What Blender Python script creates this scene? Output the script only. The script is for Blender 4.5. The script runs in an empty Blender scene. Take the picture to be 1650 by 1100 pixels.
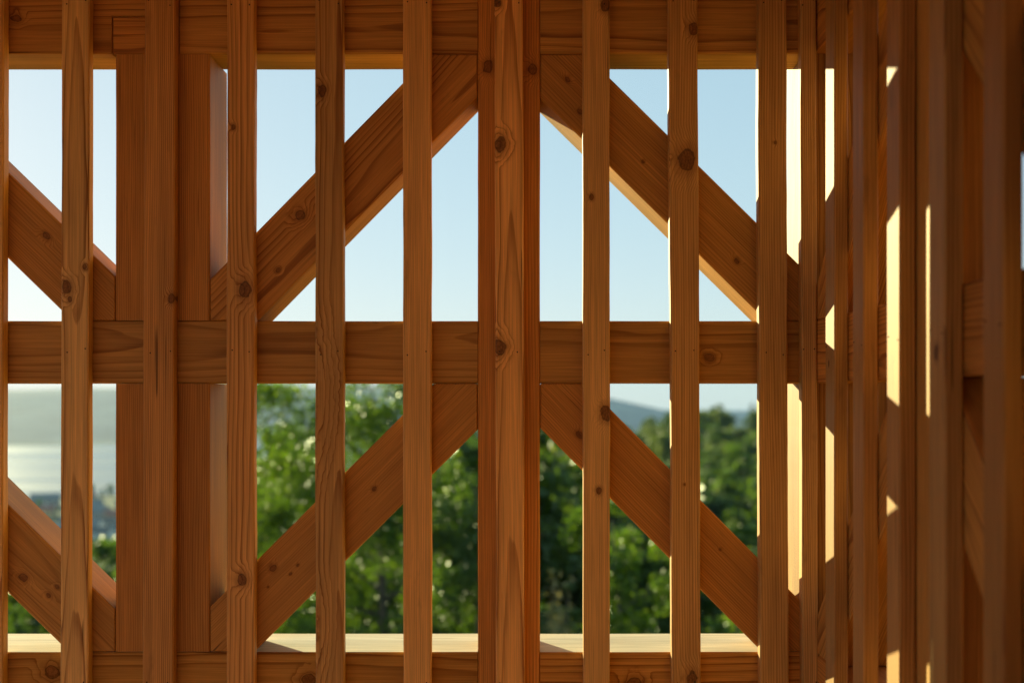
import bpy, bmesh, math, random
import numpy as np
from mathutils import Matrix, Vector, noise as mnoise

R = math.radians
S = bpy.context.scene
COL = S.collection

# ------------------------------------------------------------------ camera
# 1 px of the 1650 px photograph = 1 mm at the inner face of the timber frame (y = 0); z = 0 is eye level
F = 1834.0
cam = bpy.data.cameras.new("camera")
cam.sensor_width = 36.0
cam.lens = 36.0 * F / 1650.0
cam.shift_y = 90.0 / 1650.0
cam.clip_start = 0.05
cam.clip_end = 40000.0
cam.dof.use_dof = True
cam.dof.focus_distance = 1.84
cam.dof.aperture_fstop = 3.1
cam_o = bpy.data.objects.new("camera", cam)
cam_o.location = (0, -F / 1000.0, 0)
cam_o.rotation_euler = (R(90), 0, 0)
COL.objects.link(cam_o)
S.camera = cam_o

# ------------------------------------------------------------------ sky, sun, exposure
SUN = Vector((-0.64, 1.0, 0.285)).normalized()
ELEV = math.asin(SUN.z)
AZ = math.atan2(SUN.x, SUN.y)
W = bpy.data.worlds.new("World")
S.world = W
W.use_nodes = True
wt = W.node_tree
bg = wt.nodes["Background"]
sky = wt.nodes.new("ShaderNodeTexSky")
sky.sky_type = 'NISHITA'
sky.sun_disc = False
sky.sun_elevation = ELEV
sky.sun_rotation = AZ
sky.altitude = 200.0
sky.air_density = 1.0
sky.dust_density = 0.25
sky.ozone_density = 3.0
# hazy summer sky: the glow round the sun is flattened, the blue is paled
sp = wt.nodes.new("ShaderNodeSeparateColor")
cb = wt.nodes.new("ShaderNodeCombineColor")
wt.links.new(sky.outputs[0], sp.inputs[0])
for i, (pw, sc) in enumerate(((0.40, 2.32), (0.31, 2.98), (0.28, 3.18))):
    a = wt.nodes.new("ShaderNodeMath")
    a.operation = 'POWER'
    a.inputs[1].default_value = pw
    b = wt.nodes.new("ShaderNodeMath")
    b.operation = 'MULTIPLY'
    b.inputs[1].default_value = sc
    wt.links.new(sp.outputs[i], a.inputs[0])
    wt.links.new(a.outputs[0], b.inputs[0])
    wt.links.new(b.outputs[0], cb.inputs[i])
wt.links.new(cb.outputs[0], bg.inputs[0])
bg.inputs[1].default_value = 0.05

sun = bpy.data.lights.new("sun", 'SUN')
sun.energy = 3.6
sun.angle = R(0.5)
sun.color = (1.0, 0.92, 0.52)
sun_o = bpy.data.objects.new("sun", sun)
sun_o.rotation_euler = SUN.to_track_quat('Z', 'Y').to_euler()
COL.objects.link(sun_o)

S.view_settings.view_transform = 'Standard'
S.view_settings.look = 'None'
S.view_settings.gamma = 1.0
S.view_settings.exposure = 1.66
S.cycles.max_bounces = 12
S.cycles.diffuse_bounces = 8
S.cycles.transmission_bounces = 6
S.cycles.caustics_reflective = False
S.cycles.caustics_refractive = False
S.cycles.sample_clamp_indirect = 6.0
S.cycles.use_denoising = True

# ------------------------------------------------------------------ helpers
def tag(o, label=None, cat=None, group=None, kind=None):
    for k, v in (('label', label), ('category', cat), ('group', group), ('kind', kind)):
        if v:
            o[k] = v
    return o


def link(name, me, mat=None, parent=None):
    o = bpy.data.objects.new(name, me)
    COL.objects.link(o)
    if mat is not None and me is not None:
        me.materials.append(mat)
    if parent is not None:
        o.parent = parent
    return o


class NT:
    """small helper to write node trees"""
    def __init__(self, name):
        self.m = bpy.data.materials.new(name)
        self.m.use_nodes = True
        self.t = self.m.node_tree
        self.t.nodes.clear()
        self.out = self.t.nodes.new("ShaderNodeOutputMaterial")

    def n(self, typ, **kw):
        nd = self.t.nodes.new(typ)
        for k, v in kw.items():
            setattr(nd, k, v)
        return nd

    def put(self, sock, v):
        if isinstance(v, bpy.types.NodeSocket):
            self.t.links.new(v, sock)
        else:
            sock.default_value = v

    def math(self, op, a, b=0.0, c=None, clamp=False):
        nd = self.n("ShaderNodeMath", operation=op, use_clamp=clamp)
        self.put(nd.inputs[0], a)
        self.put(nd.inputs[1], b)
        if c is not None:
            self.put(nd.inputs[2], c)
        return nd.outputs[0]

    def vec(self, op, a, b=(0, 0, 0)):
        nd = self.n("ShaderNodeVectorMath", operation=op)
        self.put(nd.inputs[0], a)
        self.put(nd.inputs[1], b)
        return nd.outputs['Value'] if op in ('LENGTH', 'DOT_PRODUCT', 'DISTANCE') else nd.outputs[0]

    def noise(self, v, scale, detail=2.0, rough=0.5, color=False):
        nd = self.n("ShaderNodeTexNoise")
        self.put(nd.inputs['Vector'], v)
        nd.inputs['Scale'].default_value = scale
        nd.inputs['Detail'].default_value = detail
        nd.inputs['Roughness'].default_value = rough
        return nd.outputs['Color' if color else 'Fac']

    def ramp(self, v, stops, mode='LINEAR'):
        nd = self.n("ShaderNodeValToRGB")
        nd.color_ramp.interpolation = mode
        e = nd.color_ramp.elements
        while len(e) < len(stops):
            e.new(0.5)
        for i, (p, c) in enumerate(stops):
            e[i].position = p
            e[i].color = c if len(c) == 4 else (*c, 1)
        self.put(nd.inputs[0], v)
        return nd.outputs[0]

    def mix(self, fac, a, b, blend='MIX'):
        nd = self.n("ShaderNodeMix", data_type='RGBA', blend_type=blend)
        self.put(nd.inputs[0], fac)
        self.put(nd.inputs[6], a if isinstance(a, bpy.types.NodeSocket) else (*a[:3], 1))
        self.put(nd.inputs[7], b if isinstance(b, bpy.types.NodeSocket) else (*b[:3], 1))
        return nd.outputs[2]

    def maprange(self, v, a, b, c, d, smooth=True):
        nd = self.n("ShaderNodeMapRange")
        nd.interpolation_type = 'SMOOTHSTEP' if smooth else 'LINEAR'
        self.put(nd.inputs[0], v)
        for i, x in enumerate((a, b, c, d)):
            nd.inputs[1 + i].default_value = x
        return nd.outputs[0]


# ------------------------------------------------------------------ wood
LIGHT = (0.75, 0.462, 0.165)
DARK = (0.30, 0.125, 0.032)
FRAME_LIGHT = (0.58, 0.308, 0.080)  # darker, redder than the battens: occlusion behind them is put into the colour
FRAME_DARK = (0.26, 0.105, 0.025)
ROOM_LIGHT = (0.78, 0.335, 0.095)
ROOM_DARK = (0.44, 0.17, 0.045)
rng = random.Random(7)


def wood(name, knots=(), pith=(0.02, 0.07), tilt=(0.0, 0.0), freq=320.0, tone=1.0, contrast=1.0, light=None, dark=None,
         warp=1.0, eyes=(), bleached=False):
    """Sawn spruce/pine in the member's own coordinates: x across the face, y depth, z along the grain.
    knots: (x, z, radius) in metres on the face; eyes: (x, z, size) swirls of grain without a knot."""
    light = light or (LIGHT if 'batten' in name else FRAME_LIGHT)
    dark = dark or (DARK if 'batten' in name else FRAME_DARK)
    g = NT(name)
    sd = rng.uniform(-50, 50)
    tc = g.n("ShaderNodeTexCoord").outputs['Object']
    stretched = g.vec('MULTIPLY', g.vec('ADD', tc, (sd, sd * 0.3, sd * 0.7)), (5.0, 5.0, 0.9))
    low = g.noise(stretched, 1.0, 1.5, 0.5, color=True)
    dv = g.vec('MULTIPLY', g.vec('SUBTRACT', low, (0.5, 0.5, 0.5)), (0.030 * warp, 0.030 * warp, 0.0))
    wob = g.noise(g.vec('MULTIPLY', g.vec('ADD', tc, (sd, 0, 0)), (30, 30, 7)), 1.0, 1.0, 0.5, color=True)
    dv2 = g.vec('MULTIPLY', g.vec('SUBTRACT', wob, (0.5, 0.5, 0.5)), (0.0028, 0.0028, 0.0))
    p = g.vec('ADD', g.vec('ADD', tc, dv), dv2)
    sep = g.n("ShaderNodeSeparateXYZ")
    g.put(sep.inputs[0], p)
    x = g.math('SUBTRACT', sep.outputs[0], g.math('MULTIPLY_ADD', sep.outputs[2], tilt[0], pith[0]))
    y = g.math('SUBTRACT', sep.outputs[1], g.math('MULTIPLY_ADD', sep.outputs[2], tilt[1], pith[1]))
    comb = g.n("ShaderNodeCombineXYZ")
    g.put(comb.inputs[0], x)
    g.put(comb.inputs[1], y)
    rad = g.vec('LENGTH', comb.outputs[0])
    core = None
    halo = None
    flat = g.vec('MULTIPLY', tc, (1, 0, 1))
    jit = g.math('MULTIPLY_ADD', g.noise(tc, 70.0, 2.0), 0.010, -0.005)
    for kx, kz, kr in list(knots) + list(eyes):
        iseye = (kx, kz, kr) in eyes
        q = g.vec('MULTIPLY', g.vec('SUBTRACT', flat, (kx, 0, kz)), (1.0, 0, 0.20 if iseye else 0.72))
        d = g.math('ADD', g.vec('LENGTH', q), g.math('MULTIPLY', jit, min(1.0, kr / 0.008)))
        b = g.maprange(d, 0.0, kr * (4.0 if iseye else 3.3), kr * (1.4 if iseye else 1.5), 0.0)
        rad = g.math('ADD', rad, b)
        if not iseye:
            c = g.maprange(d, kr * 0.75, kr * 1.08, 1.0, 0.0)
            h = g.maprange(d, kr * 0.9, kr * 2.2, 1.0, 0.0)
            core = c if core is None else g.math('MAXIMUM', core, c)
            halo = h if halo is None else g.math('MAXIMUM', halo, h)
    # uneven ring spacing
    rad = g.math('ADD', rad, g.math('MULTIPLY', g.noise(g.vec('MULTIPLY', p, (60, 60, 1.2)), 1.0, 1.0), 0.0022))
    ring = g.math('FRACT', g.math('MULTIPLY', rad, freq * 1.25))
    late = g.ramp(ring, [(0.0, (0.0,) * 3), (0.40, (0.08,) * 3), (0.72, (0.36,) * 3), (0.90, (1.0,) * 3), (0.97, (0.9,) * 3), (1.0, (0.0,) * 3)])
    yearly = g.noise(g.vec('MULTIPLY', comb.outputs[0], (1, 1, 0)), 45.0, 1.0)
    amount = g.math('MULTIPLY', g.math('MULTIPLY', late, min(1.0, contrast * 1.4)), g.maprange(yearly, 0.25, 0.75, 0.45, 1.15))
    fibre = g.noise(g.vec('MULTIPLY', g.vec('ADD', tc, (sd, sd, sd)), (620, 620, 9)), 1.0, 2.0, 0.65)
    streak = g.noise(g.vec('MULTIPLY', g.vec('ADD', tc, (sd, sd * 2, 4)), (230, 230, 5)), 1.0, 2.0, 0.6)
    blotch = g.noise(g.vec('MULTIPLY', g.vec('ADD', tc, (sd, 3, sd)), (12, 12, 2.2)), 1.0, 3.0, 0.6)
    jr = random.Random(int(sd * 1e6))
    vt, hue = jr.uniform(0.82, 1.15) * tone, jr.uniform(-0.06, 0.10)
    crk = g.noise(g.vec('MULTIPLY', g.vec('ADD', tc, (sd * 2, 7, sd)), (170, 170, 3.2)), 1.0, 1.0, 0.5)
    crack = g.math('MULTIPLY', g.maprange(crk, 0.735, 0.76, 0.0, 1.0), g.maprange(g.noise(g.vec('MULTIPLY', g.vec('ADD', tc, (1, sd, 3)), (20, 20, 5)), 1.0, 1.0), 0.45, 0.6, 0.0, 1.0))
    stain = g.maprange(g.noise(g.vec('MULTIPLY', g.vec('ADD', tc, (sd, 5, sd * 3)), (22, 22, 7)), 1.0, 4.0, 0.7), 0.60, 0.78, 0.0, 0.38)
    lt = (light[0] * vt * (1 + hue * .3), light[1] * vt * (1 - hue), light[2] * vt * (1 - 2.2 * hue))
    dk = (dark[0] * vt * (1 + hue * .3), dark[1] * vt * (1 - hue), dark[2] * vt * (1 - 2.2 * hue))
    col = g.mix(amount, lt, dk)
    v = g.math('MULTIPLY', g.maprange(fibre, 0.2, 0.8, 0.72, 1.22, False), g.maprange(blotch, 0.2, 0.8, 0.80, 1.18, False))
    v = g.math('MULTIPLY', v, g.maprange(streak, 0.25, 0.75, 0.84, 1.14, False))
    vc = g.n("ShaderNodeCombineXYZ")
    for i in range(3):
        g.put(vc.inputs[i], v)
    col = g.mix(1.0, col, vc.outputs[0], 'MULTIPLY')
    col = g.mix(stain, col, (0.13, 0.07, 0.035))
    col = g.mix(g.math('MULTIPLY', crack, 0.7), col, (0.045, 0.018, 0.008))
    if core is not None:
        col = g.mix(g.math('MULTIPLY', halo, 0.45), col, (0.22 * tone, 0.085 * tone, 0.022 * tone))
        kn = g.noise(tc, 320.0, 3.0, 0.7)
        kc = g.mix(g.maprange(kn, 0.35, 0.65, 0.0, 1.0), (0.25 * tone, 0.105 * tone, 0.032 * tone), (0.11, 0.042, 0.014))
        kc = g.mix(g.math('MULTIPLY', late, 0.5), kc, (0.05, 0.019, 0.007))
        rim = g.math('MULTIPLY', g.math('MULTIPLY', core, g.math('SUBTRACT', 1.0, core)), 2.4, clamp=True)
        col = g.mix(g.math('MULTIPLY', core, 0.85 if 'batten' in name else 0.68), col, kc)
        col = g.mix(rim, col, (0.03, 0.012, 0.005))
    if bleached:                                                  # upward faces paled: the sun on them is put into the colour
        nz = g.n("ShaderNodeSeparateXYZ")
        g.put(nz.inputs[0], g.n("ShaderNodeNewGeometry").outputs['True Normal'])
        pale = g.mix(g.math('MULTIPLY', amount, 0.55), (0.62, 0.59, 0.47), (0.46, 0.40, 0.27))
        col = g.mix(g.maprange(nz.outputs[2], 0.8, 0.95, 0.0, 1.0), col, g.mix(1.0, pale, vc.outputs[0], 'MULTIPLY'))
    bs = g.n("ShaderNodeBsdfPrincipled")
    g.put(bs.inputs['Base Color'], col)
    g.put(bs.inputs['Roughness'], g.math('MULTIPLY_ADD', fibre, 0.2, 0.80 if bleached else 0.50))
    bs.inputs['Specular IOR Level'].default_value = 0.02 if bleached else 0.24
    bp = g.n("ShaderNodeBump")
    bp.inputs['Strength'].default_value = 0.25
    bp.inputs['Distance'].default_value = 0.0006
    g.put(bp.inputs['Height'], g.math('MULTIPLY_ADD', fibre, 0.7, g.math('MULTIPLY', amount, 0.6)))
    g.put(bs.inputs['Normal'], bp.outputs[0])
    g.t.links.new(bs.outputs[0], g.out.inputs[0])
    return g.m


def steel():
    g = NT("nail_steel")
    bs = g.n("ShaderNodeBsdfPrincipled")
    tc = g.n("ShaderNodeTexCoord").outputs['Object']
    g.put(bs.inputs['Base Color'], g.ramp(g.noise(tc, 400.0), [(0.3, (0.02, 0.015, 0.012)), (0.7, (0.06, 0.045, 0.035))]))
    bs.inputs['Metallic'].default_value = 0.6
    bs.inputs['Roughness'].default_value = 0.6
    g.t.links.new(bs.outputs[0], g.out.inputs[0])
    return g.m


STEEL = steel()

# ------------------------------------------------------------------ timber members
BACK = Matrix.Identity(4)                                         # back wall: u = x, depth = +y
XR = 0.487                                                        # right wall frame: u = -y (towards the viewer), depth = +x
RIGHT = Matrix.Translation((XR, 0, 0)) @ Matrix.Rotation(R(-90), 4, 'Z')
DEPTH = 0.090


def swept(w, d, L, seed, c=0.002, wob=0.0006, step=0.03, bow=0.0):
    """a sawn length of timber, local z along it, slightly uneven edges"""
    r = random.Random(seed)
    o1, o2, o3, o4 = (r.uniform(-90, 90) for _ in range(4))
    n = max(2, int(L / step))
    ring = []
    for sx, sy in ((-1, -1), (1, -1), (1, 1), (-1, 1)):
        a = (sx * w / 2, sy * d / 2)
        if sx * sy > 0:
            ring += [(a[0] - sx * 0, a[1] - sy * c, sx, sy), (a[0] - sx * c, a[1], sx, sy)]
        else:
            ring += [(a[0] - sx * c, a[1], sx, sy), (a[0], a[1] - sy * c, sx, sy)]
    bm = bmesh.new()
    rows = []
    for i in range(n + 1):
        z = -L / 2 + L * i / n
        row = []
        mid = bow * (1 - (2 * i / n - 1) ** 2)
        for (x, y, sx, sy) in ring:
            e = mnoise.noise((z * 6.0, o1 + sx * 7, 0.0)) * wob + mnoise.noise((z * 26.0, o2 + sx * 7, 0.0)) * wob * 0.45
            f = mnoise.noise((z * 6.0, o3 + sy * 7, 0.0)) * wob * 0.3
            q = mnoise.noise((z * 15.0, o4 + sx * 3 + sy * 11, 0.0)) * c * 0.35
            row.append(bm.verts.new((x + e + mid + (q if abs(abs(x) - w / 2) > 1e-6 else 0) * -sx, y + f, z)))
        rows.append(row)
    m = len(ring)
    for i in range(n):
        for j in range(m):
            k = (j + 1) % m
            bm.faces.new((rows[i][j], rows[i][k], rows[i + 1][k], rows[i + 1][j]))
    bm.faces.new(list(reversed(rows[0])))
    bm.faces.new(rows[-1])
    bmesh.ops.recalc_face_normals(bm, faces=bm.faces[:])
    me = bpy.data.meshes.new("timber")
    bm.to_mesh(me)
    bm.free()
    return me


def prism(poly, d, c=0.0018):
    """polygon in local x/z, extruded along y, arrises eased"""
    bm = bmesh.new()
    a = [bm.verts.new((x, -d / 2, z)) for x, z in poly]
    b = [bm.verts.new((x, d / 2, z)) for x, z in poly]
    bm.faces.new(a)
    bm.faces.new(list(reversed(b)))
    k = len(poly)
    for i in range(k):
        j = (i + 1) % k
        bm.faces.new((a[j], a[i], b[i], b[j]))
    bmesh.ops.recalc_face_normals(bm, faces=bm.faces[:])
    bmesh.ops.bevel(bm, geom=bm.edges[:], offset=c, segments=1, affect='EDGES')
    me = bpy.data.meshes.new("timber")
    bm.to_mesh(me)
    bm.free()
    return me


def clip(poly, x0, x1, z0, z1):
    def cut(ps, inside, inter):
        out = []
        for i in range(len(ps)):
            a, b = ps[i - 1], ps[i]
            if inside(b):
                if not inside(a):
                    out.append(inter(a, b))
                out.append(b)
            elif inside(a):
                out.append(inter(a, b))
        return out
    def ix(v):
        return lambda a, b: (v, a[1] + (b[1] - a[1]) * (v - a[0]) / (b[0] - a[0]))
    def iz(v):
        return lambda a, b: (a[0] + (b[0] - a[0]) * (v - a[1]) / (b[1] - a[1]), v)
    poly = cut(poly, lambda p: p[0] >= x0, ix(x0))
    poly = cut(poly, lambda p: p[0] <= x1, ix(x1))
    poly = cut(poly, lambda p: p[1] >= z0, iz(z0))
    poly = cut(poly, lambda p: p[1] <= z1, iz(z1))
    return poly


def px(x, y):
    """photo pixel -> back-wall frame plane (x, z) in metres"""
    return ((x - 825) / 1000.0, (640 - y) / 1000.0)


seedc = [0]


def nseed():
    seedc[0] += 1
    return seedc[0]


def upright(name, wall, u0, u1, z0, z1, y0, d, label, cat, group, lean=0.0, tone=1.0, knots=(), eyes=(), bow=0.0, wob=0.0006, **kw):
    """vertical member; knots given as photo pixels when the wall is BACK, else (u, z, r)"""
    cx, cz = (u0 + u1) / 2, (z0 + z1) / 2
    me = swept(u1 - u0, d, z1 - z0, nseed(), bow=bow, wob=wob)
    k = s = (1814.0 / 1834.0 if y0 < -0.005 else 1.0)
    def loc(kk):
        out = []
        for a in kk:
            if wall is BACK:
                X, Z = px(a[0], a[1])
                X, Z = X * s, Z * s
            else:
                X, Z = a[0], a[1]
            out.append((X - cx - math.tan(lean) * (Z - cz), Z - cz, a[2] / 1000.0))
        return tuple(out)
    o = link(name, me, wood(name + "_wood", loc(knots), tone=tone, eyes=loc(eyes), **kw))
    o.matrix_world = wall @ Matrix.Translation((cx, y0 + d / 2, cz)) @ Matrix.Rotation(lean, 4, 'Y')
    return tag(o, label, cat, group)


def beam(name, wall, u0, u1, z0, z1, y0, d, label, group, tone=1.0, knots=(), **kw):
    cx, cz = (u0 + u1) / 2, (z0 + z1) / 2
    me = swept(z1 - z0, d, u1 - u0, nseed(), wob=0.0004, step=0.05)
    kk = []
    for a in knots:                                               # local z -> +u, local x -> -z
        X, Z = px(a[0], a[1]) if wall is BACK else (a[0], a[1])
        kk.append((-(Z - cz), X - cx, a[2] / 1000.0))
    o = link(name, me, wood(name + "_wood", tuple(kk), tone=tone, **kw))
    o.matrix_world = wall @ Matrix.Translation((cx, y0 + d / 2, cz)) @ Matrix.Rotation(R(90), 4, 'Y')
    return tag(o, label, "beam", group, "thing")


def brace(wall, a, b, half, box, label, group, tone=1.0, knots=(), y0=0.0, d=DEPTH, **kw):
    """diagonal from a to b (centre line, wall coordinates), clipped to the bay box (u0, u1, z0, z1)"""
    A, B = Vector(a), Vector(b)
    dirv = (B - A).normalized()
    nrm = Vector((-dirv.y, dirv.x))
    A2, B2 = A - dirv * 0.3, B + dirv * 0.3
    poly = [tuple(A2 + nrm * half), tuple(B2 + nrm * half), tuple(B2 - nrm * half), tuple(A2 - nrm * half)]
    g = 0.0008
    poly = clip(poly, box[0] + g, box[1] - g, box[2] + g, box[3] - g)
    c = (A + B) / 2
    ang = math.atan2(dirv.x, dirv.y)                              # local z -> direction in the u/z plane
    def toloc(p):
        v = Vector(p) - c
        ax = Vector((math.cos(ang), -math.sin(ang)))
        return (v.dot(ax), v.dot(dirv))
    lp = [toloc(p) for p in poly]
    kk = []
    for q in knots:
        P = px(q[0], q[1]) if wall is BACK else (q[0], q[1])
        l = toloc(P)
        kk.append((l[0], l[1], q[2] / 1000.0))
    o = link("diagonal_brace", prism(lp, d), wood("brace_wood", tuple((q[0], q[1], q[2] * .78) for q in kk), tone=tone, **kw))
    o.matrix_world = wall @ Matrix.Translation((c.x, y0 + d / 2, c.y)) @ Matrix.Rotation(ang, 4, 'Y')
    return tag(o, label, "brace", group)


ZF, ZC = -1.50, 0.78                                              # deck and ceiling
TOP0, TOP1 = 0.553, 0.655                                         # top beam
MID0, MID1 = 0.023, 0.123
BOT0, BOT1 = -0.512, -0.410

# ---- back wall frame
GP, GB, GD, GV = "upright posts of the timber frame", "horizontal beams of the timber frame", "diagonal braces of the timber frame", "vertical battens on the back wall"
post_kw = dict(freq=330.0, contrast=0.65, pith=(0.20, 0.12), warp=0.6)
postB = dict(pith=(0.14, 0.10), freq=300.0, contrast=0.42, warp=.6)
upright("timber_post", BACK, -0.055, 0.045, ZF, 0.80, 0.0, DEPTH, "tall square post in the middle with a batten down its face", "post", GP,
        knots=((786, 108, 8), (858, 112, 7)), **postB)
for (z0, z1, lab) in ((MID1, TOP0, "wide post at left in the upper row, behind a batten and under the split beam"),
                      (BOT1, MID0, "wide post at left in the lower row, standing on the bottom beam")):
    upright("timber_post", BACK, -0.639, -0.487, z0 + 0.0008, z1 - 0.0008, 0.0005, 0.112, lab, "post", GP, **post_kw)
upright("timber_post", BACK, -0.639, -0.487, ZF, BOT0 - 0.0008, 0.0005, DEPTH, "wide post at left under the bottom beam", "post", GP, **post_kw)
upright("timber_post", BACK, 0.474, 0.645, ZF, 0.80, 0.0, 0.130, "corner post with a pale sunlit side where the two walls meet", "post", GP,
        pith=(0.03, 0.09), freq=220, contrast=0.7, tone=0.62)
upright("timber_post", BACK, -1.175, -1.072, ZF, 0.80, 0.0, DEPTH, "post beyond the left edge of the view", "post", GP, **post_kw)

# beams (the left top beam meets the next one in a half-lap over the wide post)
def beam_prism(poly, label, tone=1.0, knots=(), d=DEPTH, y0=0.0, **kw):
    c = (sum(p[0] for p in poly) / len(poly), sum(p[1] for p in poly) / len(poly))
    lp = [(-(z - c[1]), x - c[0]) for x, z in poly]
    kk = tuple((-(px(a[0], a[1])[1] - c[1]), px(a[0], a[1])[0] - c[0], a[2] / 1000.0) for a in knots)
    o = link("timber_beam", prism(lp, d, 0.0012), wood("beam_wood", kk, tone=tone, **kw))
    o.matrix_world = Matrix.Translation((c[0], y0 + d / 2, c[1])) @ Matrix.Rotation(R(90), 4, 'Y')
    return tag(o, label, "beam", GB, "thing")

bk = dict(pith=(0.03, 0.09), freq=210.0, contrast=0.6)
lap = (px(289, 0)[0], px(181, 0)[0], px(0, 27)[1])
beam_prism([(-1.071, TOP0), (lap[1] - .0006, TOP0), (lap[1] - .0006, lap[2] + .0006), (lap[0] - .002, lap[2] + .0006), (lap[0] - .002, TOP1), (-1.071, TOP1)],
           "top beam at far left, ending in a half-lap above the wide post", knots=((26, 30, 6),), **bk)
beam_prism([(lap[1] + .0006, TOP0), (lap[0] - .002, TOP0), (lap[0] - .002, lap[2] - .0006), (lap[1] + .0006, lap[2] - .0006)],
           "short lap block let into the top beam above the wide post", y0=0.0008, **bk)
beam("timber_beam", BACK, -0.5355, -0.0555, TOP0, TOP1, 0, DEPTH, "top beam between the wide left post and the middle post", GB, pith=(0.02, 0.06), freq=170, contrast=.7)
beam("timber_beam", BACK, 0.0455, 0.4735, TOP0, TOP1, 0, DEPTH, "top beam between the middle post and the corner post", GB, pith=(0.0, 0.05), freq=170, contrast=.8)
beam("timber_beam", BACK, -1.0715, -0.0555, MID0, MID1, 0, DEPTH, "middle beam left of the middle post, across the wide post", GB, pith=(-.02, 0.05), freq=170, contrast=.55)
beam("timber_beam", BACK, 0.0455, 0.4735, MID0, MID1, 0, DEPTH, "middle beam right of the middle post with one dark knot", GB,
     knots=((1143, 576, 6),), pith=(.02, 0.10), freq=190, contrast=.5)
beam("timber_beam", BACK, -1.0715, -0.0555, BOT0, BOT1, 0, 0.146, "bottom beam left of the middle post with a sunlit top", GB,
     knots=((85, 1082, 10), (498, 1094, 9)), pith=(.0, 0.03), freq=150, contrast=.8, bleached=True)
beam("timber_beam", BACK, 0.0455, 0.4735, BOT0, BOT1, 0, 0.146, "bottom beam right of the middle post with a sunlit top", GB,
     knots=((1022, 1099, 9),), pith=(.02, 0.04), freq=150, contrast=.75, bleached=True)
for (a, b) in ((-1.071, -0.0555), (0.0455, 0.4735)):
    beam("timber_beam", BACK, a, b, TOP1 + .001, ZC - .002, 0, DEPTH, "upper plate lying on the top beam " + ("left" if a < 0 else "right") + " of the middle post", GB)

# braces (centre lines read off the photograph)
def cl(u1, v1, l1, v2, l2, u2):
    """centre of the band at two photo columns"""
    return px(u1, (v1 + l1) / 2), px(u2, (v2 + l2) / 2)
HB = 0.0508
up_c = (px(338, 0)[0], px(770, 0)[0], MID1, TOP0)
lo_c = (px(338, 0)[0], px(770, 0)[0], BOT1, MID0)
up_r = (px(870, 0)[0], 0.4735, MID1, TOP0)
lo_r = (px(870, 0)[0], 0.4735, BOT1, MID0)
up_l = (-1.071, px(186, 0)[0], MID1, TOP0)
lo_l = (-1.071, px(186, 0)[0], BOT1, MID0)
bkw = dict(freq=330.0, contrast=0.38)
a, b = cl(508, 277.5, 422.5, 136.5, 276.5, 649)
brace(BACK, a, b, HB, up_c, "diagonal brace rising from the wide post to the middle post, upper row, against sky", GD, knots=((483, 348, 9), (448, 435, 4)), pith=(0.03, 0.06), freq=220, contrast=.75)
a, b = cl(508, 808, 952.5, 667, 811, 650)
brace(BACK, a, b, HB, lo_c, "diagonal brace rising to the middle post in the lower row, in front of bright leaves", GD,
      knots=((440, 915, 5.5), (480, 910, 2.6), (468, 924, 2.6), (603, 787, 4.5), (432, 945, 2.2)), pith=(0.15, 0.12), **bkw)
a, b = cl(983.4, 125.8, 270, 320, 463, 1180)
brace(BACK, a, b, HB, up_r, "diagonal brace falling from the middle post to the corner, upper row, its underside lit", GD,
      knots=((914, 128, 5), (1036, 261, 2.6), (1187, 421, 5), (934, 180, 4)), pith=(0.12, 0.15), freq=360, contrast=.42)
a, b = cl(985.5, 661, 805, 857, 1001, 1180)
brace(BACK, a, b, HB, lo_r, "diagonal brace falling to the corner in the lower row, with a thin lit edge", GD,
      knots=((1160, 885, 2.4), (934, 700, 6)), pith=(0.14, 0.10), **bkw)
a, b = cl(97, 357, 500, 272, 412, 8)
brace(BACK, a, b, HB - .001, up_l, "diagonal brace at far left in the upper row, against pale sky", GD, knots=((75, 380, 6.5), (40, 458, 4)), pith=(0.1, 0.1), **bkw)
a, b = cl(98, 895, 1038, 807, 950, 8)
brace(BACK, a, b, HB, lo_l, "diagonal brace at far left in the lower row, in front of the lake", GD,
      knots=((38, 930, 7), (92, 945, 3.5), (78, 958, 4.5)), pith=(0.02, 0.07), **bkw)

# ---- battens on the back wall: front face, left/right photo columns at mid height
K = 1814.0 / 1834.0
def bx(v):
    return (v - 825) / 1000.0 * K
nail_me = None
def nails(o, u_half, zs, d):
    """nail heads driven through the batten into the beams, parts of the batten"""
    global nail_me
    if nail_me is None:
        bm = bmesh.new()
        bmesh.ops.create_cone(bm, cap_ends=True, segments=10, radius1=0.0013, radius2=0.0011, depth=0.0012)
        nail_me = bpy.data.meshes.new("nail_head")
        bm.to_mesh(nail_me)
        bm.free()
        nail_me.materials.append(STEEL)
    r = random.Random(len(o.name) + int(o.location.x * 1000))
    cz = o.matrix_world.translation.z
    for z in zs:
        for sx in (-1, 1):
            n = bpy.data.objects.new("nail_head", nail_me)
            COL.objects.link(n)
            n.parent = o
            n.location = (sx * u_half * r.uniform(.55, .75), -d / 2 - 0.0001, z - cz + r.uniform(-.006, .006))
            n.rotation_euler = (R(90), 0, 0)

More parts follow.
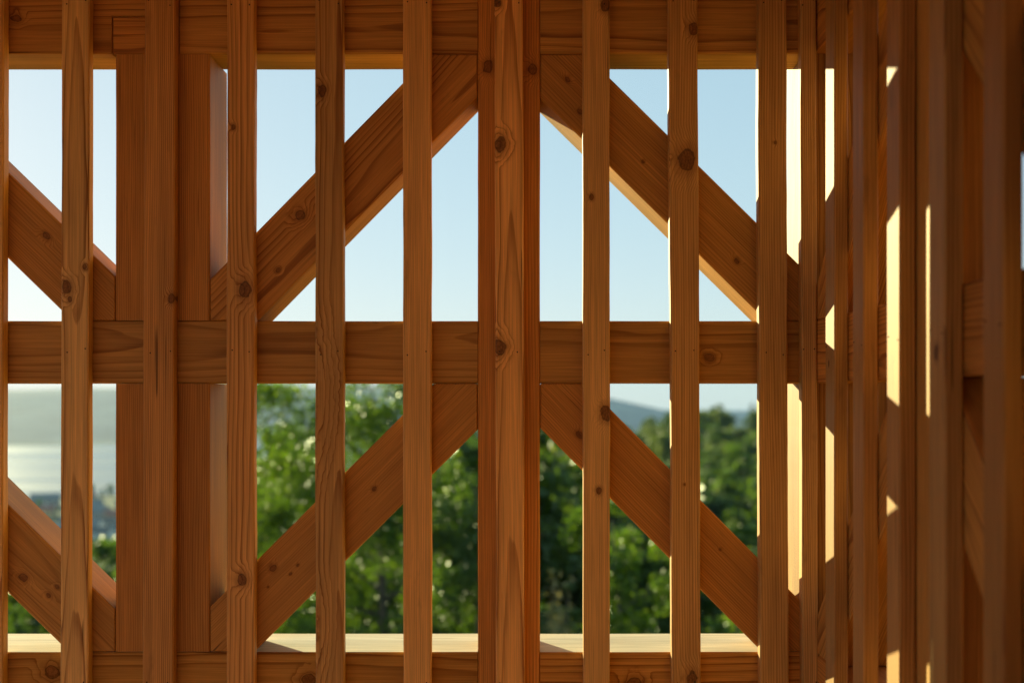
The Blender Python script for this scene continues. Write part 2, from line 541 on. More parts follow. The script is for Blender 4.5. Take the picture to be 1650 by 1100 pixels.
BD = 0.0205
zc_n = (0.628, 0.072, -0.458)
BAT = [
    # x0, x1, lean px (bottom minus top), tone, kwargs, label
    (-41, 6, -2, 1.0, dict(pith=(.02, .06)), "batten cut by the left edge of the photo, left of the lake"),
    (99, 143.5, -2, 0.95, dict(pith=(.004, .035), freq=200, contrast=.75, tilt=(.0, .014), knots=((108, 463, 7.5), (113, 482, 4), (137, 430, 3.4), (522, 640, 5))), "batten between the lake and the wide post, with paired knots at half height"),
    (232, 281.5, -3, 0.98, dict(pith=(.10, .05), freq=300, contrast=.7, knots=((276, 480, 5),)), "batten running down the middle of the wide left post, dark knot on its right edge"),
    (367, 411.5, 1, 0.98, dict(pith=(.03, .03), freq=170, contrast=.7, knots=((396, 467, 10), (376, 205, 3.4), (390, 932, 7.5))), "batten right of the wide post with one big round knot at half height"),
    (508, 553.5, 1, 0.80, dict(pith=(.012, .02), freq=165, contrast=.95, tilt=(.004, .01), knots=((519, 146, 7),), eyes=((522, 640, 9), (523, 1010, 6))), "darker batten with bold dark grain and an oval swirl, crossing the rising brace"),
    (650, 695.5, 1, 1.08, dict(pith=(-.16, .10), freq=330, contrast=.3), "smooth light batten with no knots, left of the middle post"),
    (797, 843.0, 2, 1.14, dict(pith=(.006, .045), freq=180, contrast=.7, tilt=(.0, .012), knots=((807, 233, 9), (804.5, 558, 9), (801, 4, 6))), "batten mounted on the middle post with two black knots near its left edge"),
    (940, 983.0, 1, 1.06, dict(pith=(.14, .08), freq=300, contrast=.3, knots=((953, 317, 3.6), (977, 665, 9), (965, 790, 4.6), (976, 8, 8))), "pale batten right of the middle post with a large knot on its right edge"),
    (1079.5, 1126.0, 5, 1.02, dict(pith=(.10, .03), freq=210, contrast=.55, knots=((1106, 258, 13), (1117, 48, 7), (1103, 780, 1.8), (1115, 1092, 9))), "batten with a big dark round knot near its top, crossing the falling brace"),
    (1291, 1316.5, 3, 0.80, dict(pith=(.06, .05), freq=300, contrast=.45), "narrow dark batten closing the corner between the two walls"),
    (1224, 1270.0, 5, 0.92, dict(pith=(.06, .05), freq=260, contrast=.5, knots=((1249, 230, 2.2),)), "reddish batten in front of the corner post, beside its pale lit side"),
]
for (x0, x1, ln, tone, kw, lab) in BAT:
    lean = -ln / 1100.0
    zmid = (640 - 550) / 1000.0
    cxz = (ZF + 0.02 + ZC - .01) / 2
    sh = math.tan(lean) * (cxz - zmid)
    o = upright("wall_batten", BACK, bx(x0) + sh, bx(x1) + sh, ZF + 0.02, ZC - .01, -BD - 0.0008, BD, lab, "batten", GV, lean=lean, tone=tone, bow=random.Random(x0).uniform(-.0018, .0018), wob=.001, **kw)
    nails(o, (bx(x1) - bx(x0)) / 2, zc_n, BD)
for i, x0 in enumerate((-182, -323, -464)):
    o = upright("wall_batten", BACK, bx(x0), bx(x0 + 47), ZF + .02, ZC - .01, -BD - .0008, BD, "batten beyond the left edge of the view", "batten", GV)

# ---- right wall: the same frame, running towards the viewer
GR = "battens on the right wall"
upright("timber_post", RIGHT, 0.43, 0.53, ZF, 0.80, 0.0, DEPTH, "post inside the right wall seen between blurred battens", "post", GP, **postB)
upright("timber_post", RIGHT, 0.96, 1.112, ZF, 0.80, 0.0, DEPTH, "post of the right wall beyond the right edge of the view", "post", GP, **post_kw)
upright("timber_post", RIGHT, 1.545, 1.645, ZF, 0.80, 0.0, DEPTH, "post of the right wall beside the viewer", "post", GP, **post_kw)
for (u0, u1, w) in ((0.0008, 0.4295, "corner post and its inner post"), (0.5305, 0.9595, "inner post and the near post"), (1.1125, 1.5445, "near post and the wall end")):
    for (z0, z1, nm) in ((TOP0, TOP1, "top beam"), (MID0, MID1, "middle beam"), (BOT0, BOT1, "bottom beam"), (TOP1 + .001, ZC - .002, "upper plate")):
        beam("timber_beam", RIGHT, u0, u1, z0, z1, 0, DEPTH, nm + " of the right wall between the " + w, GB)
for (z0, z1, nm) in ((MID1, TOP0, "upper"), (BOT1, MID0, "lower")):
    h = 0.432 if nm == "upper" else 0.433
    brace(RIGHT, (0.43, z1 - .035), (0.0, z1 - .035 - .425), HB, (0.0, 0.43, z0, z1), "diagonal brace of the right wall falling to the corner, " + nm + " row", GD)
    brace(RIGHT, (0.53, z1 - .035), (0.96, z1 - .035 - .425), HB, (0.53, 0.96, z0, z1), "diagonal brace of the right wall falling towards the viewer, " + nm + " row", GD)
    brace(RIGHT, (1.545, z1 - .035), (1.112, z1 - .035 - .425), HB, (1.112, 1.545, z0, z1), "diagonal brace of the right wall beside the viewer, " + nm + " row", GD)
# battens of the right wall: nearest corner first
RB = [
    (0.142, "first batten of the right wall from the corner, its side striped with sun"),
    (0.278, "second batten of the right wall from the corner, its side wholly in shade"),
    (0.419, "third batten of the right wall from the corner, its side with long sunlit patches"),
    (0.562, "blurred batten with a thin line of sun on its far edge"),
    (0.708, "blurred grey-brown batten near the right edge of the photo"),
    (0.850, "batten beyond the right edge of the photo"),
    (0.991, "batten of the right wall beside the viewer"),
    (1.132, "batten of the right wall beside the viewer"),
    (1.273, "batten of the right wall beside the viewer"),
    (1.414, "batten of the right wall beside the viewer"),
]
kn = {0: ((0.16, 0.05, 3),), 3: ((0.585, 0.05, 6),)}
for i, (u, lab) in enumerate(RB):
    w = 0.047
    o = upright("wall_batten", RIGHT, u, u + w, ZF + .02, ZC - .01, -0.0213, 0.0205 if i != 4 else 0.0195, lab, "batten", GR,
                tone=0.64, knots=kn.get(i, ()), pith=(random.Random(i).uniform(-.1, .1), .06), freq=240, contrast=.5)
    if i < 5:
        nails(o, w / 2, zc_n, BD)

# ------------------------------------------------------------------ rest of the room (floor, ceiling, the other walls, added light blockers)
def plank_mat(name, tone):
    return wood(name, pith=(0.03, 0.08), tone=tone, freq=180, light=ROOM_LIGHT, dark=ROOM_DARK)

def boards(name, mat, boxes):
    bm = bmesh.new()
    for (x0, x1, y0, y1, z0, z1) in boxes:
        r = bmesh.ops.create_cube(bm, size=1.0)
        bmesh.ops.scale(bm, vec=(x1 - x0, y1 - y0, z1 - z0), verts=r['verts'])
        bmesh.ops.translate(bm, vec=((x0 + x1) / 2, (y0 + y1) / 2, (z0 + z1) / 2), verts=r['verts'])
    me = bpy.data.meshes.new(name)
    bm.to_mesh(me)
    bm.free()
    o = link(name, me, mat)
    return tag(o, kind="structure")

XL, YB = -2.05, -3.6
boards("floor", plank_mat("floor_wood", 0.52), [(XL - .1, 0.62, YB + i * 0.125, YB + i * 0.125 + 0.119, ZF - .03, ZF) for i in range(int((0.15 - YB) / 0.125))])
boards("ceiling", plank_mat("ceiling_wood", 0.95), [(XL - .3, 0.75, YB - .3 + i * 0.13, YB - .3 + i * 0.13 + 0.1285, 0.801, 0.825) for i in range(int((0.7 - YB) / 0.13))])
bxs = [(XL - .09, XL, YB + i * 0.7, YB + i * 0.7 + 0.09, ZF, 0.80) for i in range(6)]
bxs += [(XL - .05, XL - .03, YB + .095 + i * 0.15, YB + .095 + i * 0.15 + 0.05, ZF, -0.40) for i in range(23)]
bxs += [(-1.9 + i * .16, -1.9 + i * .16 + .159, YB - .05, YB, ZF, -0.40) for i in range(12)]
bxs += [(XR, XR + DEPTH, YB + i * .14, YB + i * .14 + .139, ZF, 0.80) for i in range(13)]
bxs += [(-2.05, -1.1755, 0.0, DEPTH, a, b) for a, b in ((TOP0, .80), (MID0, MID1), (BOT0, BOT1))]
bxs += [(-2.05 + i * .141, -2.05 + i * .141 + .047, -.022, -.001, ZF, 0.80) for i in range(6)]
boards("dark_rear_wall", wood("stained_wood", light=(.07, .04, .025), dark=(.035, .02, .012)), [(-.27 + i * .11, -.27 + i * .11 + .108, -2.45, -2.42, ZF, 0.45) for i in range(7)])  # unseen dark panel, added to cut fill on the right wall's batten fronts
boards("outer_wall", wood("outer_wood", tone=0.7, light=ROOM_LIGHT, dark=ROOM_DARK), [(1.05, 1.08, -4.2 + i * .13, -4.2 + i * .13 + .128, ZF, 1.3) for i in range(31)])  # unseen boards, added to keep outside skylight off the right wall posts
boards("rear_wall", plank_mat("rear_wood", 0.95), bxs)

#LANDSCAPE
# ------------------------------------------------------------------ landscape
rs = np.random.RandomState(11)


def sstep(a, b, x):
    t = np.clip((x - a) / (b - a), 0, 1)
    return t * t * (3 - 2 * t)


def wave(x, y, s, seed):
    r = np.random.RandomState(seed)
    out = 0
    for k in range(6):
        a = r.uniform(0, 6.28)
        f = s * r.uniform(.5, 1.8)
        out = out + np.sin((x * math.cos(a) + y * math.sin(a)) * f + r.uniform(0, 6.28))
    return out / 6.0


def ground_z(x, y):
    """height of the land relative to the eye, the building stands on a hill above a lake"""
    x = np.asarray(x, float)
    y = np.asarray(y, float) + 1.834
    r = np.sqrt(x * x + y * y) + 1e-6
    az = np.degrees(np.arctan2(x, y))
    left = np.interp(r, [0, 6, 10, 40, 100, 300, 600, 700, 985, 1030, 2000, 2060, 2300, 3300, 5000, 9500],
                     [-1.8, -1.8, -5, -12, -25, -55, -77, -79, -79, -86, -86, -79, -66, 0, -60, -80])
    right = np.interp(r, [0, 6, 10, 30, 60, 120, 260, 420, 700, 985, 1030, 2000, 2060, 2300, 3300, 5000, 9500],
                      [-1.8, -1.8, -5, -9, -12.5, -14, -10, -15, -60, -82, -86, -86, -79, -66, 0, -60, -80])
    w = sstep(-11, 3, az) * sstep(120, 90, az)
    z = left * (1 - w) + right * w
    z = z + sstep(60, 260, r) * (1 - sstep(300, 600, r)) * np.interp(az, [2, 5, 9, 14, 40], [-3.0, -2.0, 1.5, 3, 3]) * w
    far = np.interp(az, [-60, -30, -24, -21, -18, -11, -6, 0, 3, 5, 8, 12, 30, 60], [15, 22, 26, 29, 26, 30, 24, 14, 12, -2, -40, -40, -20, 10])
    z = z + np.clip((r - 2060) / 1240, 0, 1) * (1 - sstep(3300, 5000, r)) * far
    z = z + wave(x, y, 0.004, 3) * sstep(2100, 2800, r) * 9 + wave(x, y, 0.011, 4) * sstep(2060, 2400, r) * 4
    z = z + wave(x, y, 0.05, 5) * sstep(30, 90, r) * (1 - sstep(500, 650, r)) * 0.8
    return z


def grid_mesh(name):
    az = np.concatenate([np.arange(-40, 40, 0.6), np.arange(40, 320, 5.0)])
    rr = np.concatenate([[0.8], np.geomspace(2.5, 5600, 124)])
    n, m = len(az), len(rr)
    A, Rr = np.meshgrid(np.radians(az), rr, indexing='ij')
    x = np.sin(A) * Rr
    y = np.cos(A) * Rr - 1.834
    z = ground_z(x, y)
    v = np.stack([x, y, z], -1).reshape(-1, 3)
    f = []
    for i in range(n):
        k = (i + 1) % n
        for j in range(m - 1):
            f.append((i * m + j, k * m + j, k * m + j + 1, i * m + j + 1))
    f.append([i * m for i in range(n)][::-1])
    me = bpy.data.meshes.new(name)
    me.from_pydata(v.tolist(), [], f)
    me.update()
    bm = bmesh.new()
    bm.from_mesh(me)
    bmesh.ops.recalc_face_normals(bm, faces=bm.faces[:])
    up = sum(fc.normal.z for fc in bm.faces)
    if up < 0:
        bmesh.ops.reverse_faces(bm, faces=bm.faces[:])
    bm.to_mesh(me)
    bm.free()
    me.shade_smooth()
    return me


def ground_mat():
    g = NT("ground_cover")
    pos = g.n("ShaderNodeNewGeometry").outputs['Position']
    a = g.noise(pos, 0.012, 5.0, 0.6)
    b = g.noise(pos, 0.35, 3.0, 0.6)
    c = g.noise(g.vec('MULTIPLY', pos, (0.003, 0.0012, 0.01)), 1.0, 4.0, 0.6)
    col = g.ramp(a, [(0.35, (0.040, 0.075, 0.020)), (0.5, (0.080, 0.125, 0.032)), (0.62, (0.12, 0.15, 0.05)), (0.72, (0.16, 0.16, 0.08))])
    col = g.mix(g.maprange(c, 0.45, 0.65, 0.0, 0.7), col, (0.045, 0.062, 0.03))
    col = g.mix(g.maprange(b, 0.3, 0.7, 0.0, 0.45), col, (0.02, 0.032, 0.012))
    shore = g.math('MULTIPLY', g.maprange(g.vec('LENGTH', pos), 600.0, 680.0, 0.0, 1.0), g.maprange(b, 0.4, 0.6, 0.35, 0.8))
    col = g.mix(shore, col, g.ramp(a, [(0.4, (0.06, 0.085, 0.03)), (0.6, (0.17, 0.17, 0.11))]))
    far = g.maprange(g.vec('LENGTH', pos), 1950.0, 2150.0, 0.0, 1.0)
    col = g.mix(far, col, g.ramp(a, [(0.35, (0.008, 0.028, 0.055)), (0.5, (0.022, 0.055, 0.095)), (0.65, (0.055, 0.10, 0.13))]))  # blue of the distant haze is put into the far hills' colour
    bs = g.n("ShaderNodeBsdfPrincipled")
    g.put(bs.inputs['Base Color'], col)
    bs.inputs['Roughness'].default_value = 0.95
    bs.inputs['Specular IOR Level'].default_value = 0.1
    g.t.links.new(bs.outputs[0], g.out.inputs[0])
    return g.m


tag(link("ground", grid_mesh("ground"), ground_mat()), kind="structure")


def water_mat():
    g = NT("lake_water")
    pos = g.n("ShaderNodeNewGeometry").outputs['Position']
    bs = g.n("ShaderNodeBsdfPrincipled")
    bs.inputs['Base Color'].default_value = (0.05, 0.08, 0.09, 1)
    streak = g.noise(g.vec('MULTIPLY', pos, (0.002, 0.008, 1)), 1.0, 3.0, 0.6)
    g.put(bs.inputs['Roughness'], g.maprange(streak, 0.3, 0.7, 0.24, 0.36))
    bs.inputs['IOR'].default_value = 1.33
    h = g.noise(g.vec('MULTIPLY', pos, (0.25, 0.6, 1)), 1.0, 3.0, 0.6)
    bp = g.n("ShaderNodeBump")
    bp.inputs['Strength'].default_value = 0.06
    bp.inputs['Distance'].default_value = 0.5
    g.put(bp.inputs['Height'], h)
    g.put(bs.inputs['Normal'], bp.outputs[0])
    g.t.links.new(bs.outputs[0], g.out.inputs[0])
    return g.m


bm = bmesh.new()
seg = [R(a) for a in range(-75, 76, 5)]
inner = [bm.verts.new((math.sin(a) * 990, math.cos(a) * 990, -80.0)) for a in seg]
outer = [bm.verts.new((math.sin(a) * 2110, math.cos(a) * 2110, -80.0)) for a in seg]
for i in range(len(seg) - 1):
    bm.faces.new((inner[i], inner[i + 1], outer[i + 1], outer[i]))
bmesh.ops.recalc_face_normals(bm, faces=bm.faces[:])
if sum(f.normal.z for f in bm.faces) < 0:
    bmesh.ops.reverse_faces(bm, faces=bm.faces[:])
me = bpy.data.meshes.new("lake")
bm.to_mesh(me)
bm.free()
tag(link("lake", me, water_mat()), kind="structure")


# ---- trees
def leaf_mat(name, a, b, c, gloss=0.34, trans=0.4):
    g = NT(name)
    at = g.n("ShaderNodeAttribute", attribute_name="tint").outputs['Fac']
    col = g.ramp(at, [(0.0, a), (0.5, b), (1.0, c)])
    bs = g.n("ShaderNodeBsdfPrincipled")
    g.put(bs.inputs['Base Color'], col)
    bs.inputs['Roughness'].default_value = gloss
    bs.inputs['Specular IOR Level'].default_value = 1.0
    bs.inputs['Specular Tint'].default_value = (0.80, 1.0, 0.50, 1)
    tr = g.n("ShaderNodeBsdfTranslucent")
    g.put(tr.inputs[0], g.mix(1.0, col, (2.3, 2.35, 0.6), 'MULTIPLY'))
    mx = g.n("ShaderNodeMixShader")
    mx.inputs[0].default_value = trans
    g.t.links.new(bs.outputs[0], mx.inputs[1])
    g.t.links.new(tr.outputs[0], mx.inputs[2])
    g.t.links.new(mx.outputs[0], g.out.inputs[0])
    return g.m


def bark_mat():
    g = NT("bark")
    tc = g.n("ShaderNodeTexCoord").outputs['Object']
    n = g.noise(g.vec('MULTIPLY', tc, (9, 9, 2)), 2.0, 4.0, 0.6)
    bs = g.n("ShaderNodeBsdfPrincipled")
    g.put(bs.inputs['Base Color'], g.ramp(n, [(0.3, (0.05, 0.038, 0.028)), (0.7, (0.17, 0.14, 0.11))]))
    bs.inputs['Roughness'].default_value = 0.9
    g.t.links.new(bs.outputs[0], g.out.inputs[0])
    return g.m


BARK = bark_mat()
LEAF_BRIGHT = leaf_mat("leaf_bright", (0.032, 0.062, 0.010), (0.060, 0.105, 0.016), (0.115, 0.155, 0.028), 0.40, 0.52)
LEAF_DARK = leaf_mat("leaf_dark", (0.024, 0.046, 0.011), (0.043, 0.074, 0.015), (0.075, 0.11, 0.026), 0.5, 0.40)
LEAF_OLIVE = leaf_mat("leaf_olive", (0.045, 0.066, 0.016), (0.078, 0.104, 0.025), (0.12, 0.135, 0.042), 0.5, 0.42)
NEEDLE = leaf_mat("needle", (0.014, 0.030, 0.012), (0.024, 0.048, 0.018), (0.040, 0.066, 0.024), 0.55, 0.12)
DRY = leaf_mat("dry_stalks", (0.20, 0.15, 0.085), (0.30, 0.23, 0.13), (0.40, 0.32, 0.20), 0.7, 0.3)


def leaves_mesh(name, centers, size, mat, aspect=0.62, r=None, droop=0.0):
    n = len(centers)
    r = r or np.random.RandomState(1)
    d = r.normal(size=(n, 3))
    d[:, 2] -= droop
    d /= np.linalg.norm(d, axis=1)[:, None]
    u = r.normal(size=(n, 3))
    u -= (u * d).sum(1)[:, None] * d
    u /= np.linalg.norm(u, axis=1)[:, None]
    nn = np.cross(d, u)
    s = size * r.uniform(0.65, 1.3, n)[:, None]
    v = np.empty((n, 4, 3))
    v[:, 0] = centers - d * s * .5
    v[:, 1] = centers + u * s * aspect * .5 + nn * s * .08
    v[:, 2] = centers + d * s * .5
    v[:, 3] = centers - u * s * aspect * .5 + nn * s * .08
    me = bpy.data.meshes.new(name)
    me.vertices.add(n * 4)
    me.vertices.foreach_set("co", v.reshape(-1))
    me.loops.add(n * 4)
    me.loops.foreach_set("vertex_index", np.arange(n * 4))
    me.polygons.add(n)
    me.polygons.foreach_set("loop_start", np.arange(n) * 4)
    me.polygons.foreach_set("loop_total", np.full(n, 4))
    t = me.attributes.new("tint", 'FLOAT', 'FACE')
    t.data.foreach_set("value", np.clip(r.normal(.45, .25, n), 0, 1))
    me.update()
    me.validate()
    me.materials.append(mat)
    return me


def tube(bm, pts, radii, seg=6):
    prev = None
    for i, p in enumerate(pts):
        p = Vector(p)
        dirv = (Vector(pts[min(i + 1, len(pts) - 1)]) - Vector(pts[max(i - 1, 0)])).normalized()
        a = dirv.orthogonal().normalized()
        b = dirv.cross(a)
        ring = [bm.verts.new(p + (a * math.cos(t) + b * math.sin(t)) * radii[i]) for t in [2 * math.pi * k / seg for k in range(seg)]]
        if prev:
            for k in range(seg):
                bm.faces.new((prev[k], prev[(k + 1) % seg], ring[(k + 1) % seg], ring[k]))
        prev = ring
    bm.faces.new(prev)


def broadleaf(h, rad, base, nleaf, size, mat, seed, limbs=14, top_taper=0.5, clump=0.24):
    """trunk with limbs, and a crown of leaf clumps carried on the limbs: returns two meshes, foot at the origin"""
    r = np.random.RandomState(seed)
    bm = bmesh.new()
    sway = [r.uniform(-.05, .05) * h for _ in range(2)]
    tp = [(sway[0] * t * t, sway[1] * t * t, h * .92 * t) for t in np.linspace(0, 1, 7)]
    tr = [max(0.008 * h * (1 - t * .92), .004) * 1.6 for t in np.linspace(0, 1, 7)]
    tube(bm, tp, tr, 8)
    cl = []
    for i in range(limbs):
        t = base + (0.95 - base) * (i + r.uniform(0, .8)) / limbs
        a = i * 2.4 + r.uniform(-.5, .5)
        k = (t - base) / (1 - base)
        reach = rad * (1 - top_taper * k ** 1.5) * (0.62 + 0.38 * min(1, k * 4 + .2)) * r.uniform(.65, 1.12)
        st = Vector((sway[0] * t * t, sway[1] * t * t, h * .92 * t))
        up = r.uniform(.15, .6) * reach * (0.7 + k)
        mid = st + Vector((math.cos(a) * reach * .5, math.sin(a) * reach * .5, up * .65))
        end = st + Vector((math.cos(a + .15) * reach, math.sin(a + .15) * reach, up))
        tube(bm, [st, mid, end], [tr[2] * (.55 - .4 * k), tr[2] * (.3 - .2 * k), .003 * rad + .002], 5)
        for q in (0.35, .6, .82, 1.0):
            for _ in range(2 if q > .5 else 1):
                p = (st.lerp(mid, q * 2) if q < .5 else mid.lerp(end, q * 2 - 1))
                c = np.array(p) + r.normal(size=3) * rad * .14
                cl.append((c, rad * clump * r.uniform(.6, 1.25)))
    cl.append((np.array(tp[-1]) + np.array((0, 0, h * .03)), rad * clump * .7))
    cl.append((np.array(tp[-2]) + np.array((0, 0, 0)), rad * clump))
    wgt = np.array([c[1] ** 2 for c in cl])
    idx = r.choice(len(cl), nleaf, p=wgt / wgt.sum())
    C = np.array([c[0] for c in cl])[idx]
    Q = np.array([c[1] for c in cl])[idx]
    g = r.normal(size=(nleaf, 3))
    g /= np.linalg.norm(g, axis=1)[:, None]
    g *= (r.uniform(0, 1, nleaf) ** .45)[:, None]
    pts = C + g * Q[:, None] * np.array((1, 1, .8))
    tm = bpy.data.meshes.new("trunk")
    bm.to_mesh(tm)
    bm.free()
    tm.materials.append(BARK)
    return tm, leaves_mesh("crown", pts, size, mat, r=r)


def spruce(h, rad, seed, n=3200, size=0.34):
    r = np.random.RandomState(seed)
    bm = bmesh.new()
    tube(bm, [(0, 0, 0), (0, 0, h * .5), (0, 0, h * .97)], [.014 * h, .008 * h, .002 * h], 7)
    pts = []
    tiers = 17
    for i in range(tiers):
        t = 0.10 + .87 * i / tiers
        nb = 7
        for j in range(nb):
            a = j * 6.283 / nb + i * 1.1 + r.uniform(-.3, .3)
            L = rad * (1 - t) ** .85 * r.uniform(.7, 1.15)
            tube(bm, [(0, 0, h * t), (math.cos(a) * L, math.sin(a) * L, h * t - L * .25)], [.02, .006], 4)
            m = max(4, int(n / (tiers * nb) * (1.7 - t * 1.3)))
            q = r.uniform(.1, 1.05, m)
            side = r.normal(0, .13, m) * L
            pts.append(np.stack([math.cos(a) * L * q - math.sin(a) * side, math.sin(a) * L * q + math.cos(a) * side,
                                 h * t - L * .28 * q + r.normal(0, .05, m)], -1))
    tm = bpy.data.meshes.new("trunk")
    bm.to_mesh(tm)
    bm.free()
    tm.materials.append(BARK)
    return tm, leaves_mesh("crown", np.concatenate(pts), size, NEEDLE, aspect=.4, r=r, droop=.8)


def plant(name, meshes, x, y, z, label, cat, group=None, scale=1.0, rot=0.0, sz=None):
    e = bpy.data.objects.new(name, None)
    COL.objects.link(e)
    e.empty_display_size = .3
    e.location = (x, y, z)
    e.rotation_euler = (0, 0, rot)
    e.scale = (scale, scale, sz or scale)
    for nm, me in zip(("trunk", "crown"), meshes):
        o = bpy.data.objects.new(nm, me)
        COL.objects.link(o)
        o.parent = e
    return tag(e, label, cat, group)


def at_px(xp, d):
    return (xp - 825) / F * d, d - 1.834


# near trees: photo column, distance, photo row of the top, crown radius (m), ...
NEAR = [
    ("leafy_tree", 392, 14.0, 585, 1.15, 0.30, 21000, .058, LEAF_BRIGHT, "bright leafy tree right of the wide post, glinting leaves, sky gap beside its top", "tree"),
    ("leafy_tree", 625, 13.5, 545, 1.30, 0.25, 28000, .058, LEAF_BRIGHT, "tall leafy tree behind the rising brace, between the dark batten and the middle post", "tree"),
    ("leafy_bush", 775, 12.0, 755, 0.80, 0.25, 12000, .055, LEAF_DARK, "darker leafy bush low beside the left of the middle post", "bush"),
    ("leafy_bush", 1015, 11.5, 800, 0.72, 0.25, 13000, .055, LEAF_BRIGHT, "bush with bright glinting leaves right of the middle post, under the falling brace", "bush"),
    ("leafy_bush", 1165, 11.0, 958, 0.55, 0.25, 5000, .065, LEAF_BRIGHT, "low leafy bush in the lower right corner opening, just above the bottom beam", "bush"),
    ("leafy_bush", 885, 10.5, 930, 0.42, 0.25, 5000, .065, LEAF_DARK, "low dark bush immediately right of the middle post, behind dry stalks", "bush"),
    ("leafy_bush", 45, 13.0, 955, 0.80, 0.25, 6000, .075, LEAF_DARK, "dark leafy bush at the bottom left, below the lake", "bush"),
    ("leafy_tree", 560, 19.0, 640, 1.9, 0.25, 18000, .08, LEAF_DARK, "shaded tree standing behind the bright tall leafy tree", "tree"),
]
for i, (nm, xp, d, yt, rad, base, nl, sz, mat, lab, cat) in enumerate(NEAR):
    x, y = at_px(xp, d)
    zt = (640 - yt) / F * d
    zg = float(ground_z(x, y)) - .05
    h = zt - zg
    hh = h / 0.97
    plant(nm, broadleaf(hh, rad, max(.15, 1 - 3.6 * rad / hh) if cat == "tree" else .25, nl, sz, mat, 40 + i, limbs=22 if cat == "tree" else 18), x, y, zg, lab, cat)
# dry stalks
def dry_plume():
    r = np.random.RandomState(5)
    bm = bmesh.new()
    pts = []
    for i in range(26):
        a = r.uniform(0, 6.28)
        L = r.uniform(.6, 1.0)
        e = Vector((math.cos(a) * .16 * L, math.sin(a) * .16 * L, 3.2 * L))
        m = Vector((e.x * .3, e.y * .3, e.z * .5))
        tube(bm, [(0, 0, 0), m, e], [.008, .005, .002], 4)
        for _ in range(40):
            q = r.uniform(.72, 1.0)
            pts.append(np.array(m.lerp(e, q * 2 - 1)) + r.normal(size=3) * .03)
    tm = bpy.data.meshes.new("stem")
    bm.to_mesh(tm)
    bm.free()
    tm.materials.append(DRY)
    return tm, leaves_mesh("plume", np.array(pts), .06, DRY, .3, r=r)
x, y = at_px(912, 10.0)
zg = float(ground_z(x, y))
e = bpy.data.objects.new("dry_grass_tuft", None)
COL.objects.link(e)
e.location = (x, y, zg)
e.scale = (1, 1, ((640 - 912) / F * 10.0 - zg) / 3.2)
for nm, me in zip(("stem", "plume"), dry_plume()):
    o = link(nm, me, None, e)
tag(e, "pale dry grass plumes low to the right of the middle post", "dry grass")

# wooded ridge and hillside: three kinds of tree, copied
kinds = [
    ("broadleaf_tree", broadleaf(8.0, 2.4, .25, 4200, .34, LEAF_DARK, 101, limbs=20, clump=.22)),
    ("broadleaf_tree", broadleaf(7.0, 2.6, .2, 4200, .36, LEAF_OLIVE, 102, limbs=20, clump=.24)),
    ("spruce_tree", spruce(9.5, 2.0, 103)),
    ("broadleaf_tree", broadleaf(8.5, 1.9, .25, 3600, .32, LEAF_BRIGHT, 104, limbs=18, clump=.24)),
]
rt = random.Random(21)
labs_r = {0: "dark green tree among many on the blurred wooded ridge at right", 1: "olive green tree among many on the blurred wooded ridge at right",
          2: "dark pointed spruce on the blurred wooded ridge at right", 3: "fresh green tree among many on the blurred wooded ridge at right"}
labs_l = {0: "dark green tree on the slope down to the lake at left", 1: "olive green tree on the slope down to the lake at left",
          2: "dark spruce on the slope down to the lake at left", 3: "fresh green tree on the slope down to the lake at left"}
def scatter(n, az0, az1, r0, r1, labs, group, s0=.8, s1=1.25, cap=None, wts=(4, 5, 2, 1), squat=1.0):
    placed = []
    tries = 0
    while len(placed) < n and tries < n * 40:
        tries += 1
        a = R(rt.uniform(az0, az1))
        d = math.exp(rt.uniform(math.log(r0), math.log(r1)))
        x, y = math.sin(a) * d, math.cos(a) * d - 1.834
        if any((x - p) ** 2 + (y - q) ** 2 < (2.6 + d * .004) ** 2 for p, q in placed):
            continue
        k = rt.choices(range(4), wts)[0]
        z = float(ground_z(x, y)) - .1
        s = rt.uniform(s0, s1)
        if cap is not None:
            hh = (9.5 if k == 2 else 8.2) * s
            lim = cap(math.degrees(a)) * d
            if z + hh > lim:
                s *= max(.25, (lim - z) / hh)
        placed.append((x, y))
        plant(kinds[k][0], kinds[k][1], x, y, z, labs[k], "tree", group, s, rt.uniform(0, 6.28), s * squat)
# tops stay under the skyline seen in the photo (slope = (640 - row) / F)
cap_r = lambda az: float(np.interp(az, [0, 4.5, 6, 8, 9, 12, 14], [-.040, -.024, -.016, -.008, -.003, .004, .007]))
cap_l = lambda az: -.128
scatter(55, .5, 20, 22, 75, labs_r, "trees on the wooded ridge at right", .5, .9, cap=lambda az: min(-.03, cap_r(az) - .02), wts=(5, 6, .5, 1), squat=.85)
scatter(140, .5, 19, 75, 330, labs_r, "trees on the wooded ridge at right", .8, 1.3, cap=cap_r, wts=(5, 6, .5, 1), squat=.8)
scatter(65, -27, -16, 24, 600, labs_l, "trees on the slope at left", cap=cap_l)
scatter(26, -14, 1, 22, 60, {k: "shaded tree in the blurred greenery behind the near leafy trees" for k in range(4)}, "trees behind the near leafy trees",
        cap=lambda az: -.03 if az < -8.5 else .0, wts=(5, 2, 2, 2))
scatter(36, -27, -16, 620, 985, {k: "tiny tree among the far houses by the lake" for k in range(4)}, "trees among the far houses", .8, 1.5)

